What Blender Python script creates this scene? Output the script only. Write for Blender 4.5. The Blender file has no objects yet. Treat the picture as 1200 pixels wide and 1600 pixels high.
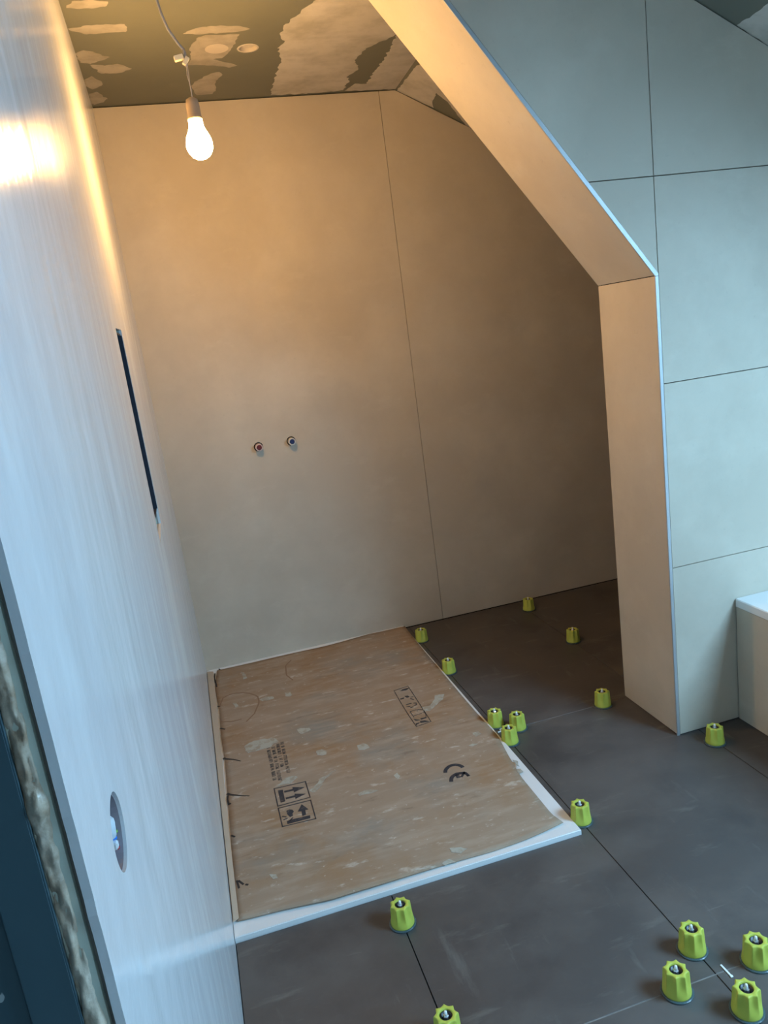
import bpy, bmesh, math, random
from mathutils import Vector, Matrix, noise
from mathutils.geometry import tessellate_polygon
random.seed(4)
SC = bpy.context.scene
COL = SC.collection

# ---------------------------------------------------------------- camera
cam_d = bpy.data.cameras.new('camera')
cam = bpy.data.objects.new('camera', cam_d)
COL.objects.link(cam)
cam_d.sensor_fit = 'VERTICAL'
cam_d.sensor_height = 32.0
cam_d.lens = 32.0 * 1180.04 / 1600
cam_d.clip_start = 0.02
Rm = Matrix(((0.955876806, 0.184508537, -0.228595999),
             (-0.262479905, 0.186973256, -0.946649512),
             (-0.131923578, 0.964882169, 0.227153082)))
cam.matrix_world = Matrix.Translation((0.123, -3.4269, 1.4263)) @ Rm.to_4x4()
SC.camera = cam

# ---------------------------------------------------------------- light, exposure
SC.view_settings.view_transform = 'Standard'
SC.view_settings.look = 'None'
SC.view_settings.gamma = 1
SC.view_settings.use_curve_mapping = False
SC.view_settings.exposure = 0.0
world = bpy.data.worlds.new('sky'); SC.world = world
world.use_nodes = True
world.node_tree.nodes['Background'].inputs[0].default_value = (0.40, 0.74, 1.0, 1)
world.node_tree.nodes['Background'].inputs[1].default_value = 1.3
BULB_COLOR = (1.0, 0.557, 0.176, 1)
BULB_STRENGTH = 395
WIN_X, WIN_Y, WIN_W, WIN_L = 2.42, -3.25, 0.80, 1.05   # roof window centre and size
SLOPE = math.atan(0.5195)
def roof_z(x, y=-3.2):
    k = 1.2537 + (y / -1.4323) * (1.194 - 1.2537)
    return 2.4439 - 0.5195 * max(0, x - k)
ld = bpy.data.lights.new('window_daylight', 'AREA')
ld.shape = 'RECTANGLE'; ld.size = WIN_W; ld.size_y = WIN_L
ld.energy = 120; ld.color = (0.36, 0.68, 1.0)
lo = bpy.data.objects.new('window_daylight', ld); COL.objects.link(lo)
nrm = Vector((math.sin(SLOPE), 0, math.cos(SLOPE)))
lo.location = Vector((WIN_X, WIN_Y, roof_z(WIN_X, WIN_Y))) + nrm * 0.10
lo.rotation_euler = (0, SLOPE, 0)

# ---------------------------------------------------------------- traced outlines, in metres
DATA = {'ceil_patch': [[(0.0173,-0.8971),(0.0337,-0.9226),(0.0827,-0.926),(0.1293,-0.9163),(0.1271,-0.8894),(0.0892,-0.8742),(0.0424,-0.8748),(0.0202,-0.8833)],[(0.005,-0.7394),(0.0472,-0.7586),(0.0969,-0.7619),(0.1717,-0.7599),(0.1753,-0.7348),(0.1684,-0.7038),(0.1107,-0.7029),(0.0529,-0.6956),(0.0232,-0.7112)],[(-0.0011,-0.5487),(0.0268,-0.5722),(0.0554,-0.56),(0.0818,-0.517),(0.1026,-0.5033),(0.0712,-0.4752),(0.0347,-0.455),(0.0058,-0.474)],[(0.0339,-0.4473),(0.0812,-0.4293),(0.1247,-0.4433),(0.1718,-0.3932),(0.1333,-0.3575),(0.0607,-0.3574),(0.0538,-0.3992)],[(-0.0026,-0.3034),(0.0261,-0.3353),(0.0582,-0.2877),(0.0562,-0.2393),(0.0205,-0.2041),(-0.0024,-0.2374)],[(0.0011,-0.1559),(0.0291,-0.1748),(0.0622,-0.0917),(0.0412,-0.0503),(0.0075,-0.0309),(-0.0032,-0.0836)],[(0.3456,-0.6706),(0.3851,-0.7128),(0.4653,-0.7249),(0.5205,-0.7136),(0.5603,-0.6936),(0.5173,-0.6676),(0.4689,-0.6638),(0.4001,-0.662)],[(0.3681,-0.5516),(0.394,-0.6372),(0.4142,-0.6522),(0.5271,-0.6497),(0.5198,-0.5893),(0.5075,-0.5079),(0.4813,-0.4531),(0.452,-0.4409),(0.4993,-0.4068),(0.5417,-0.3745),(0.5181,-0.3567),(0.4393,-0.388),(0.3598,-0.3985),(0.3738,-0.4467)],[(0.379,-0.1879),(0.4057,-0.2415),(0.4582,-0.3115),(0.4814,-0.3191),(0.4928,-0.2846),(0.4707,-0.2202),(0.4773,-0.1239),(0.4696,-0.0754),(0.4022,-0.0744),(0.3882,-0.1387)]],
 'ceil_disc': [(0.459,-0.5359),(0.4993,-0.5314),(0.4571,-0.5727)],
 'ceil_ring': [(0.5666,-0.5276),(0.5966,-0.5242),(0.5712,-0.4775)],
 'ceil_band': [(0.7701,-0.9651),(0.741,-0.8833),(0.6787,-0.7275),(0.664,-0.6408),(0.6878,-0.5718),(0.6749,-0.5174),(0.7007,-0.4109),(0.698,-0.2663),(0.7068,-0.0202),(0.8496,-0.0154),(1.014,-0.0233),(1.0163,-0.149),(0.9981,-0.188),(1.0275,-0.2712),(0.9888,-0.359),(1.0052,-0.4805),(1.0857,-0.592),(1.1454,-0.7133),(0.942,-0.9558)],
 'ceil_band2': [(1.0256,-0.0214),(1.0524,-0.0986),(1.1027,-0.0907),(1.1006,-0.191),(1.1055,-0.3604),(1.1026,-0.4393),(1.0911,-0.586),(1.181,-0.6048),(1.2572,-0.2915),(1.257,0.001),(1.1295,-0.0121)],
 'slope_light': [(1.2628,0.0032,2.4392),(1.2567,-0.2982,2.4359),(1.3278,-0.5879,2.3927),(1.615,-0.0379,2.2554),(1.5783,0.0183,2.2757),(1.4416,-0.1251,2.3436),(1.3825,-0.1594,2.3735),(1.3994,-0.0455,2.3672),(1.4206,-0.0063,2.3571)],
 'slope_right': [(1.7971,-1.433,2.1306),(1.7999,-1.4584,2.1286),(1.7892,-1.5615,2.1319),(1.7941,-1.7443,2.1254),(2.1218,-1.4147,1.9623),(1.9083,-1.4257,2.073)],
 'fr_roof': [(1.6713,2.1962),(1.9025,2.0729)],
 'cb_left': [(0.0472,-0.0269),(0.0274,-0.2167),(0.0342,-0.4478),(0.028,-0.6705),(0.031,-0.8577),(0.0256,-1.0801),(0.0201,-1.3118),(0.0157,-1.4782),(0.0095,-1.6095),(0.0122,-1.6839)],
 'cb_front': [(0.0122,-1.6839),(0.1342,-1.6961),(0.2587,-1.7149),(0.3986,-1.7146),(0.5812,-1.7113),(0.711,-1.7155),(0.8096,-1.7108),(0.8724,-1.7031),(0.9386,-1.6914)],
 'cb_right': [(0.9386,-1.6914),(0.9286,-1.643),(0.9295,-1.5495),(0.9296,-1.438),(0.9431,-1.3119),(0.9629,-1.1748),(0.9598,-1.0216),(0.9602,-0.8228),(0.9607,-0.5953),(0.963,-0.3734),(0.9674,-0.1663),(0.9713,-0.0213)],
 'cb_back': [(0.9713,-0.0213),(0.7842,-0.0112),(0.6673,-0.0264),(0.57,-0.0346),(0.3987,-0.0292),(0.2147,-0.0302),(0.0472,-0.0269)],
 'flap': [(0.0017,-0.038),(0.0339,-0.0572),(0.0286,-0.2483),(0.0291,-0.4327),(0.0264,-0.5885),(0.0252,-0.708),(0.0237,-0.8539),(0.0208,-0.9855),(0.0181,-1.1056)],
 'textrows': [[(0.1909,-0.8526),(0.1867,-1.0816)],[(0.2086,-0.8528),(0.2035,-1.094)],[(0.2275,-0.8398),(0.2225,-1.0079)],[(0.244,-0.8346),(0.2375,-1.0583)]],
 'strokes': [(0.0035,[(0.1779,-1.1266),(0.2831,-1.1343),(0.2822,-1.2305),(0.1771,-1.2302),(0.1779,-1.1266)]),(0.0035,[(0.1768,-1.2421),(0.2813,-1.247),(0.2794,-1.3497),(0.1766,-1.3427),(0.1768,-1.2421)]),(0.004,[(0.1828,-1.2903),(0.1948,-1.2995)]),(0.004,[(0.1838,-1.3104),(0.1975,-1.3073)]),(0.004,[(0.2138,-1.312),(0.2006,-1.325)]),(0.003,[(0.7322,-0.6557),(0.7951,-0.6452),(0.7938,-0.7082),(0.7904,-0.8304),(0.7868,-0.9647),(0.727,-0.9737),(0.7264,-0.8736),(0.7278,-0.7716),(0.7322,-0.6557)]),(0.005,[(0.7418,-0.7952),(0.7529,-0.7937),(0.7654,-0.793)]),(0.005,[(0.7393,-0.8093),(0.7532,-0.8152)]),(0.005,[(0.7714,-0.7964),(0.7817,-0.8002),(0.7777,-0.8155),(0.7666,-0.817)]),(0.005,[(0.7496,-0.8266),(0.7631,-0.8227)]),(0.005,[(0.7757,-0.743),(0.7874,-0.7457)]),(0.005,[(0.7725,-0.7533),(0.7814,-0.7704)]),(0.003,[(0.7391,-0.8547),(0.7677,-0.852),(0.7892,-0.8659),(0.7867,-0.9072),(0.7815,-0.9225)]),(0.003,[(0.7391,-0.8547),(0.7395,-0.9028)]),(0.003,[(0.741,-0.8927),(0.7746,-0.8894)]),(0.003,[(0.7636,-0.8647),(0.769,-0.864)]),(0.003,[(0.7805,-0.8816),(0.7864,-0.8849)]),(0.013,[(0.7222,-1.3018),(0.7246,-1.2935),(0.7304,-1.2845),(0.741,-1.2754),(0.7538,-1.271),(0.7673,-1.2738),(0.7775,-1.282),(0.7822,-1.2906),(0.7838,-1.2999)]),(0.013,[(0.7218,-1.3574),(0.7254,-1.3478),(0.7308,-1.3367),(0.7417,-1.3283),(0.7533,-1.3249),(0.7632,-1.3264),(0.7722,-1.3298),(0.7795,-1.3312)]),(0.013,[(0.7518,-1.3288),(0.7509,-1.3481)]),(0.008,[(0.76,-1.3481),(0.7811,-1.3273)]),(0.01,[(0.7795,-1.3312),(0.7834,-1.3543)]),(0.005,[(0.778,-1.3515),(0.7849,-1.3504)])],
 'polys': [[(0.1884,-1.1437),(0.2045,-1.1466),(0.2033,-1.2153),(0.1882,-1.2149)],[(0.2073,-1.1554),(0.2361,-1.1577),(0.2367,-1.1468),(0.2742,-1.1657),(0.2379,-1.1788),(0.2372,-1.1675),(0.2075,-1.1654)],[(0.2066,-1.1957),(0.2372,-1.1966),(0.2375,-1.1877),(0.2717,-1.2048),(0.236,-1.2174),(0.2367,-1.2064),(0.2067,-1.205)],[(0.2504,-1.256),(0.2659,-1.2909),(0.2562,-1.2913),(0.2547,-1.3154),(0.2428,-1.3179),(0.2437,-1.2918),(0.2327,-1.2881)],[(0.2658,-1.3248),(0.2646,-1.3393),(0.1932,-1.3374),(0.1925,-1.3227),(0.2069,-1.32)],[(0.1992,-1.2684),(0.2094,-1.2649),(0.2181,-1.2709),(0.2211,-1.2825),(0.2153,-1.2896),(0.2152,-1.3028),(0.2054,-1.3046),(0.1988,-1.2849)],[(0.7522,-0.6715),(0.7659,-0.6625),(0.7869,-0.6598),(0.7936,-0.668),(0.7777,-0.6779)],[(0.7334,-0.7349),(0.7518,-0.7333),(0.7492,-0.7419),(0.7337,-0.7431)],[(0.7565,-0.7238),(0.7703,-0.7256),(0.7732,-0.7395),(0.7619,-0.7412)],[(0.7581,-0.924),(0.781,-0.9241),(0.7819,-0.9317),(0.758,-0.9347)],[(0.7522,-0.9421),(0.7694,-0.9463),(0.7811,-0.9616),(0.7521,-0.9579),(0.7474,-0.9518)],[(0.7341,-0.9143),(0.7471,-0.9268),(0.7547,-0.9346),(0.7441,-0.9359),(0.736,-0.9296)],[(0.7308,-0.9514),(0.7479,-0.9503),(0.7421,-0.9577),(0.7331,-0.9597),(0.7279,-0.9707)]],
 'smears': [[(0.1082,-0.7964),(0.1292,-0.7764),(0.1832,-0.78),(0.2238,-0.7954),(0.2354,-0.8231),(0.1996,-0.845),(0.1573,-0.8529),(0.128,-0.8519),(0.116,-0.8551),(0.1074,-0.8327)],[(0.3091,-0.77),(0.3261,-0.7686),(0.355,-0.7818),(0.361,-0.8009),(0.3442,-0.8088),(0.3247,-0.8151),(0.3121,-0.7979)],[(0.3506,-0.961),(0.3714,-0.9601),(0.3859,-0.9761),(0.3812,-1.0004),(0.3633,-1.0026),(0.3494,-0.9837)],[(0.4941,-0.9955),(0.5178,-0.9961),(0.5349,-1.0112),(0.5322,-1.0335),(0.5132,-1.0387),(0.4905,-1.0232)],[(0.2052,-0.4358),(0.23,-0.426),(0.2624,-0.4398),(0.2631,-0.461),(0.232,-0.467),(0.2091,-0.4618)],[(0.3096,-0.4345),(0.3314,-0.4357),(0.3365,-0.4711),(0.3213,-0.4816),(0.3079,-0.4659)],[(0.1538,-0.1102),(0.1649,-0.1263),(0.1755,-0.1938),(0.1584,-0.2)],[(0.093,-0.4114),(0.1062,-0.4142),(0.113,-0.4539),(0.0998,-0.4541)],[(0.5619,-1.2405),(0.5779,-1.2333),(0.5836,-1.2516),(0.5693,-1.2625)],[(0.4314,-1.2828),(0.4546,-1.2753),(0.4747,-1.2805),(0.4925,-1.2943),(0.454,-1.2988),(0.4307,-1.2966)],[(0.1851,-1.1202),(0.2261,-1.0795),(0.2532,-1.0829),(0.2597,-1.0946),(0.2372,-1.1162),(0.2041,-1.1197)],[(0.2898,-1.1926),(0.3439,-1.1344),(0.392,-1.1169),(0.3522,-1.1489),(0.3021,-1.2134)],[(0.792,-0.8467),(0.8228,-0.8488),(0.8533,-0.8115),(0.8679,-0.7797),(0.9011,-0.7875),(0.8829,-0.8284),(0.8353,-0.8635),(0.8061,-0.8878),(0.7903,-0.873)],[(0.894,-1.1215),(0.913,-1.1148),(0.9151,-1.1368),(0.8934,-1.1469)],[(0.8464,-1.1844),(0.8635,-1.1812),(0.8826,-1.1889),(0.8634,-1.1972)],[(0.9462,-1.337),(0.9543,-1.3524),(0.9491,-1.3828),(0.941,-1.3677)],[(0.9332,-1.3909),(0.9474,-1.3928),(0.9488,-1.415),(0.9336,-1.4157)],[(0.1098,-1.5412),(0.1282,-1.5455),(0.1313,-1.5634),(0.1178,-1.5639)],[(0.5678,-1.7024),(0.5873,-1.6947),(0.6024,-1.7143),(0.5747,-1.7139)],[(0.6069,-1.6562),(0.6372,-1.6626),(0.6496,-1.6778),(0.6281,-1.6862),(0.6055,-1.671)]],
 'cracks': [[(0.0279,-0.842),(0.0359,-0.8532),(0.0624,-0.8705),(0.0864,-0.8948)],[(0.0261,-1.0803),(0.0334,-1.091),(0.0697,-1.115),(0.0954,-1.1295)],[(0.0269,-1.0925),(0.0239,-1.1143),(0.0262,-1.1496),(0.0324,-1.1414)],[(0.036,-0.0585),(0.0312,-0.1117),(0.0368,-0.2117)],[(0.0561,-0.0129),(0.062,-0.0281)],[(0.0286,-0.4046),(0.0392,-0.4153)],[(0.0291,-0.6066),(0.0468,-0.6244)],[(0.0228,-1.5262),(0.0265,-1.5603)],[(0.0218,-1.3143),(0.0326,-1.3263)],[(0.027,-1.5281),(0.0395,-1.5501)],[(0.0446,-1.5524),(0.052,-1.5574)]],
 'stains': [[(0.0359,-0.4181),(0.0575,-0.3351),(0.1034,-0.3153),(0.1629,-0.3464),(0.1988,-0.4),(0.1988,-0.4637),(0.1697,-0.5535),(0.1327,-0.6049)],[(0.0348,-0.551),(0.0779,-0.5747),(0.1162,-0.5745)],[(0.3873,-0.1061),(0.3539,-0.1546),(0.3426,-0.2606),(0.3618,-0.3258)]],
 'caps': [(0.9918,-2.1856),(0.895,-2.2647),(1.0938,-2.2654),(0.993,-2.3556),(0.4099,-1.8454),(0.4092,-2.1814),(0.9972,-1.6856),(1.5788,-1.5201),(1.3995,-1.1365),(1.5876,-0.581),(1.591,-0.1298),(1.0014,-0.1992),(0.9987,-0.5817),(0.9971,-1.0772),(1.0576,-1.1357),(0.9939,-1.2073)],
 'sp_cross': [(0.9961,-1.1158)],
 'sp_stick': [(1.02,-2.248),(1.0205,-2.2754)],
 'cable': [(0.2489,2.4818),(0.2594,2.3889),(0.2646,2.3542),(0.2747,2.3175),(0.2953,2.28),(0.3079,2.2634),(0.313,2.2438)],
 'bulb': [(0.306,2.0251),(0.3005,2.0828),(0.3074,2.1292),(0.3085,2.154),(0.3114,2.2357)]}


H = 2.4439      # ceiling height
A_ = -1.1168    # back face of the partition
B_ = -1.4323    # front face of the partition
WX = 1.5046     # jamb plane
OH = 1.4862     # height where jamb meets the sloping soffit
OS = 0.7749     # x run of the soffit per metre of height
ZC = 0.0165     # top of the cardboard

# ---------------------------------------------------------------- materials
def nodes(name):
    m = bpy.data.materials.new(name); m.use_nodes = True
    nt = m.node_tree
    return m, nt, nt.nodes['Principled BSDF']
def plain(name, col, rough=0.5, metal=0.0, spec=0.5, **kw):
    m, nt, b = nodes(name)
    b.inputs['Base Color'].default_value = (*col, 1)
    b.inputs['Roughness'].default_value = rough
    b.inputs['Metallic'].default_value = metal
    b.inputs['Specular IOR Level'].default_value = spec
    for k, v in kw.items(): b.inputs[k.replace('_', ' ')].default_value = v
    return m
def mottled(name, layers, base, rough=0.5, bump=None, spec=0.5, rough_var=0.0):
    """base colour, then layers of (colour, scale xyz, noise scale, lo, hi, amount, detail, rotation)"""
    m, nt, b = nodes(name)
    N, L = nt.nodes.new, nt.links.new
    tc = N('ShaderNodeTexCoord')
    prev = N('ShaderNodeRGB'); prev.outputs[0].default_value = (*base, 1)
    out = prev.outputs[0]
    fac0 = None
    for i, (col, sc, ns, lo_, hi_, amt, det, rot) in enumerate(layers):
        mp = N('ShaderNodeMapping'); mp.inputs['Scale'].default_value = sc
        mp.inputs['Rotation'].default_value = rot
        mp.inputs['Location'].default_value = (i * 3.1, i * 1.7, i * 2.3)
        L(tc.outputs['Object'], mp.inputs[0])
        nz = N('ShaderNodeTexNoise'); nz.inputs['Scale'].default_value = ns
        nz.inputs['Detail'].default_value = det; nz.inputs['Roughness'].default_value = 0.62
        L(mp.outputs[0], nz.inputs['Vector'])
        mr = N('ShaderNodeMapRange'); mr.inputs['From Min'].default_value = lo_
        mr.inputs['From Max'].default_value = hi_; mr.inputs['To Max'].default_value = amt
        L(nz.outputs['Fac'], mr.inputs['Value'])
        mx = N('ShaderNodeMix'); mx.data_type = 'RGBA'
        L(mr.outputs[0], mx.inputs['Factor']); L(out, mx.inputs['A'])
        mx.inputs['B'].default_value = (*col, 1)
        out = mx.outputs['Result']
        if fac0 is None: fac0 = mr.outputs[0]
    L(out, b.inputs['Base Color'])
    b.inputs['Roughness'].default_value = rough
    b.inputs['Specular IOR Level'].default_value = spec
    if rough_var and fac0:
        mr = N('ShaderNodeMapRange'); mr.inputs['To Min'].default_value = rough - rough_var
        mr.inputs['To Max'].default_value = rough + rough_var
        L(fac0, mr.inputs['Value']); L(mr.outputs[0], b.inputs['Roughness'])
    if bump:
        last = None
        for (sc, ns, det, strength, dist, rot) in bump:
            mp = N('ShaderNodeMapping'); mp.inputs['Scale'].default_value = sc
            mp.inputs['Rotation'].default_value = rot
            L(tc.outputs['Object'], mp.inputs[0])
            nz = N('ShaderNodeTexNoise'); nz.inputs['Scale'].default_value = ns
            nz.inputs['Detail'].default_value = det
            L(mp.outputs[0], nz.inputs['Vector'])
            bp = N('ShaderNodeBump'); bp.inputs['Strength'].default_value = strength
            bp.inputs['Distance'].default_value = dist
            L(nz.outputs['Fac'], bp.inputs['Height'])
            if last: L(last, bp.inputs['Normal'])
            last = bp.outputs[0]
        L(last, b.inputs['Normal'])
    return m
Z3 = (0, 0, 0)
M = {}
M['tile'] = mottled('beige_tile', [
    ((0.67, 0.60, 0.485), (1, 1, 1), 2.0, 0.42, 0.68, 0.65, 7, Z3),
    ((0.42, 0.37, 0.29), (1, 1, 1), 1.6, 0.50, 0.72, 0.45, 9, (0.4, 0.3, 0)),
    ((0.70, 0.64, 0.53), (1, 1, 2.0), 5, 0.58, 0.78, 0.35, 9, (0, 0.6, 0.2)),
    ((0.40, 0.35, 0.28), (1, 1, 1), 60, 0.62, 0.78, 0.25, 3, Z3)],
    (0.545, 0.475, 0.375), rough=0.62, spec=0.28, bump=[((1, 1, 1), 40, 6, 0.12, 0.002, Z3)])
M['tile_edge'] = plain('tile_body', (0.5, 0.44, 0.35), 0.7)
M['slate'] = mottled('anthracite_tile', [
    ((0.120, 0.106, 0.096), (1, 1.5, 1), 2.6, 0.44, 0.62, 0.80, 9, (0, 0, 0.5)),
    ((0.050, 0.046, 0.046), (1, 1, 1), 3.3, 0.50, 0.66, 0.60, 8, Z3),
    ((0.085, 0.062, 0.048), (1, 1, 1), 1.8, 0.55, 0.70, 0.45, 6, (0.3, 0, 1)),
    ((0.24, 0.225, 0.20), (1, 4.5, 1), 4.6, 0.60, 0.76, 0.42, 10, (0, 0, 0.9)),
    ((0.22, 0.21, 0.19), (5, 1, 1), 4, 0.62, 0.78, 0.42, 10, (0, 0, -0.5)),
    ((0.26, 0.25, 0.23), (1, 22, 1), 3.2, 0.68, 0.76, 0.30, 4, (0, 0, 0.25))],
    (0.083, 0.075, 0.071), rough=0.50, spec=0.4, rough_var=0.07,
    bump=[((1, 1, 1), 14, 8, 0.3, 0.002, Z3)])
M['plaster'] = mottled('skimmed_plaster', [
    ((0.61, 0.60, 0.61), (1, 0.55, 0.40), 3.0, 0.42, 0.62, 0.50, 3, (0.14, 0, 0)),
    ((0.81, 0.81, 0.80), (1, 1.0, 0.60), 3.4, 0.50, 0.64, 0.60, 4, (0.26, 0, 0)),
    ((0.58, 0.58, 0.59), (1, 1.8, 0.9), 4.0, 0.56, 0.76, 0.35, 4, (0.16, 0, 0)),
    ((0.86, 0.86, 0.85), (1, 3.0, 1.8), 4.0, 0.60, 0.76, 0.35, 3, (0.30, 0, 0))],
    (0.72, 0.715, 0.71), rough=0.19, spec=0.13, rough_var=0.04,
    bump=[((1, 1.6, 0.6), 5, 2, 0.65, 0.0065, (0.16, 0, 0)), ((1, 1, 1), 60, 3, 0.4, 0.0007, Z3)])
M['plaster_side'] = plain('plaster_plain', (0.62, 0.60, 0.58), 0.8)
M['green_board'] = mottled('green_plasterboard', [
    ((0.125, 0.128, 0.10), (1, 1, 1), 2.5, 0.40, 0.75, 0.6, 7, Z3),
    ((0.24, 0.235, 0.19), (1, 1, 1), 7, 0.64, 0.80, 0.35, 6, Z3)],
    (0.165, 0.168, 0.13), rough=0.6, bump=[((1, 1, 1), 30, 5, 0.1, 0.002, Z3)])
M['filler'] = mottled('dried_filler', [
    ((0.37, 0.345, 0.28), (1, 1, 1), 8, 0.42, 0.66, 0.80, 9, Z3),
    ((0.62, 0.575, 0.51), (1, 3, 1), 5, 0.5, 0.7, 0.6, 8, (0, 0, 0.7))],
    (0.57, 0.53, 0.46), rough=0.65, bump=[((1, 1, 1), 26, 6, 0.3, 0.002, Z3)])
M['thin_filler'] = mottled('thin_filler', [((0.24, 0.225, 0.18), (1, 1, 1), 9, 0.42, 0.66, 0.8, 9, Z3)], (0.40, 0.365, 0.31), rough=0.65)
M['filler_disc'] = plain('filler_disc', (0.56, 0.50, 0.42), 0.7)
M['card'] = mottled('dirty_cardboard', [
    ((0.33, 0.20, 0.105), (1, 1, 1), 2.8, 0.46, 0.64, 0.80, 7, Z3),
    ((0.27, 0.255, 0.22), (1, 1.4, 1), 2.2, 0.53, 0.68, 0.75, 8, (0, 0, 0.4)),
    ((0.45, 0.35, 0.26), (1, 5, 1), 7, 0.47, 0.66, 0.60, 10, (0, 0, 0.25)),
    ((0.19, 0.13, 0.085), (1, 3.5, 1), 9, 0.60, 0.74, 0.60, 9, (0, 0, 0.2)),
    ((0.62, 0.55, 0.46), (1, 2.4, 1), 13, 0.60, 0.68, 0.60, 10, (0, 0, 0.6)),
    ((0.60, 0.54, 0.46), (1, 2.0, 1), 27, 0.64, 0.70, 0.60, 8, (0, 0, -0.3)),
    ((0.66, 0.60, 0.52), (1, 1, 1), 60, 0.71, 0.75, 0.7, 2, Z3)],
    (0.36, 0.262, 0.182), rough=0.75, spec=0.2,
    bump=[((1, 1, 1), 22, 8, 0.35, 0.003, Z3)])
M['card_flap'] = mottled('clean_cardboard', [((0.40, 0.31, 0.22), (3, 1, 1), 5, 0.5, 0.8, 0.6, 6, Z3)],
                         (0.50, 0.40, 0.30), rough=0.75, spec=0.2)
M['smear'] = mottled('plaster_smear', [((0.36, 0.29, 0.21), (1, 1, 1), 40, 0.45, 0.6, 0.85, 6, Z3)],
                     (0.45, 0.43, 0.36), rough=0.8, spec=0.2)
M['ink'] = mottled('black_ink', [((0.16, 0.12, 0.09), (1, 1, 1), 60, 0.55, 0.7, 0.7, 5, Z3)], (0.035, 0.033, 0.04), rough=0.7)
M['faded_ink'] = mottled('worn_ink', [((0.26, 0.20, 0.145), (1, 1, 1), 90, 0.53, 0.66, 0.75, 5, Z3)], (0.050, 0.042, 0.040), rough=0.75)
M['crack'] = plain('torn_dark', (0.035, 0.025, 0.02), 0.9)  # for cardboard tears, and for the shade painted inside the ceiling hole
M['stain'] = plain('brown_stain', (0.26, 0.155, 0.09), 0.8)
M['white_acrylic'] = plain('white_acrylic', (0.80, 0.79, 0.77), 0.28)
M['alu'] = plain('satin_aluminium', (0.50, 0.52, 0.53), 0.5, 0.5)
M['grout_dark'] = plain('dark_joint', (0.012, 0.011, 0.010), 0.9, spec=0.1)
M['grout_light'] = mottled('joint_dust', [((0.10, 0.095, 0.09), (1, 1, 1), 12, 0.4, 0.6, 0.9, 4, Z3)], (0.24, 0.225, 0.205), 0.9)  # pale grey standing in for light caught in the crosswise joints
M['lime'] = mottled('lime_plastic', [((0.44, 0.50, 0.09), (1, 1, 1), 30, 0.45, 0.7, 0.4, 4, Z3)],
                    (0.52, 0.56, 0.085), rough=0.42, spec=0.4)
M['black_plastic'] = plain('black_plastic', (0.015, 0.017, 0.02), 0.4)
M['steel'] = plain('steel', (0.62, 0.64, 0.66), 0.3, 0.9)
M['white_plastic'] = plain('white_plastic', (0.86, 0.88, 0.88), 0.35)
M['clear_base'] = plain('translucent_base', (0.10, 0.15, 0.16), 0.25, Alpha=0.7)
M['navy'] = mottled('navy_frame', [((0.036, 0.066, 0.080), (1, 1, 0.4), 7, 0.45, 0.75, 0.8, 5, Z3),
                                   ((0.45, 0.5, 0.5), (1, 1, 1), 42, 0.755, 0.77, 0.9, 2, Z3)],
                    (0.052, 0.098, 0.118), rough=0.38)
M['navy_flat'] = plain('dark_navy_metal', (0.022, 0.028, 0.045), 0.5)
M['foam'] = mottled('cured_foam', [((0.30, 0.20, 0.12), (1, 1, 1), 26, 0.45, 0.65, 0.85, 6, Z3),
                                   ((0.74, 0.66, 0.55), (1, 1, 1), 40, 0.55, 0.72, 0.8, 4, Z3)],
                    (0.56, 0.47, 0.36), rough=0.30, bump=[((1, 1, 1), 60, 6, 0.6, 0.004, Z3)])
M['board_edge'] = mottled('board_edge', [((0.48, 0.52, 0.44), (1, 1, 0.3), 20, 0.4, 0.7, 0.7, 5, Z3)], (0.62, 0.66, 0.56), rough=0.8)
M['skim_edge'] = mottled('skim_edge', [((0.22, 0.21, 0.19), (1, 1, 0.4), 30, 0.4, 0.7, 0.7, 5, Z3)], (0.34, 0.33, 0.30), rough=0.9)
M['cable'] = plain('grey_cable', (0.30, 0.30, 0.31), 0.5)
M['cream'] = plain('cream_plastic', (0.80, 0.70, 0.50), 0.4)
M['thin_wire'] = plain('thin_wire', (0.45, 0.40, 0.34), 0.5)
M['red'] = plain('red_plug', (0.14, 0.012, 0.012), 0.45)
M['pinkish'] = plain('pale_pink_plastic', (0.74, 0.55, 0.50), 0.4)
M['blue'] = plain('blue_plug', (0.010, 0.018, 0.10), 0.45)
M['pale'] = plain('pale_plastic', (0.70, 0.66, 0.60), 0.4)
M['holder'] = plain('tan_plastic', (0.34, 0.25, 0.17), 0.5)
M['conduit'] = plain('pale_conduit', (0.62, 0.68, 0.72), 0.4)
M['box_grey'] = plain('box_grey', (0.34, 0.30, 0.33), 0.6)
M['wire_blue'] = plain('wire_blue', (0.02, 0.20, 0.70), 0.4)
M['wire_red'] = plain('wire_red', (0.45, 0.05, 0.05), 0.4)
M['wire_green'] = plain('wire_green', (0.30, 0.50, 0.08), 0.4)
M['wire_black'] = plain('wire_black', (0.02, 0.02, 0.02), 0.4)
mb, nt, b = nodes('lit_bulb_glass')
b.inputs['Base Color'].default_value = (1, 1, 1, 1)
b.inputs['Emission Color'].default_value = BULB_COLOR
b.inputs['Emission Strength'].default_value = BULB_STRENGTH
M['bulb'] = mb

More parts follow.
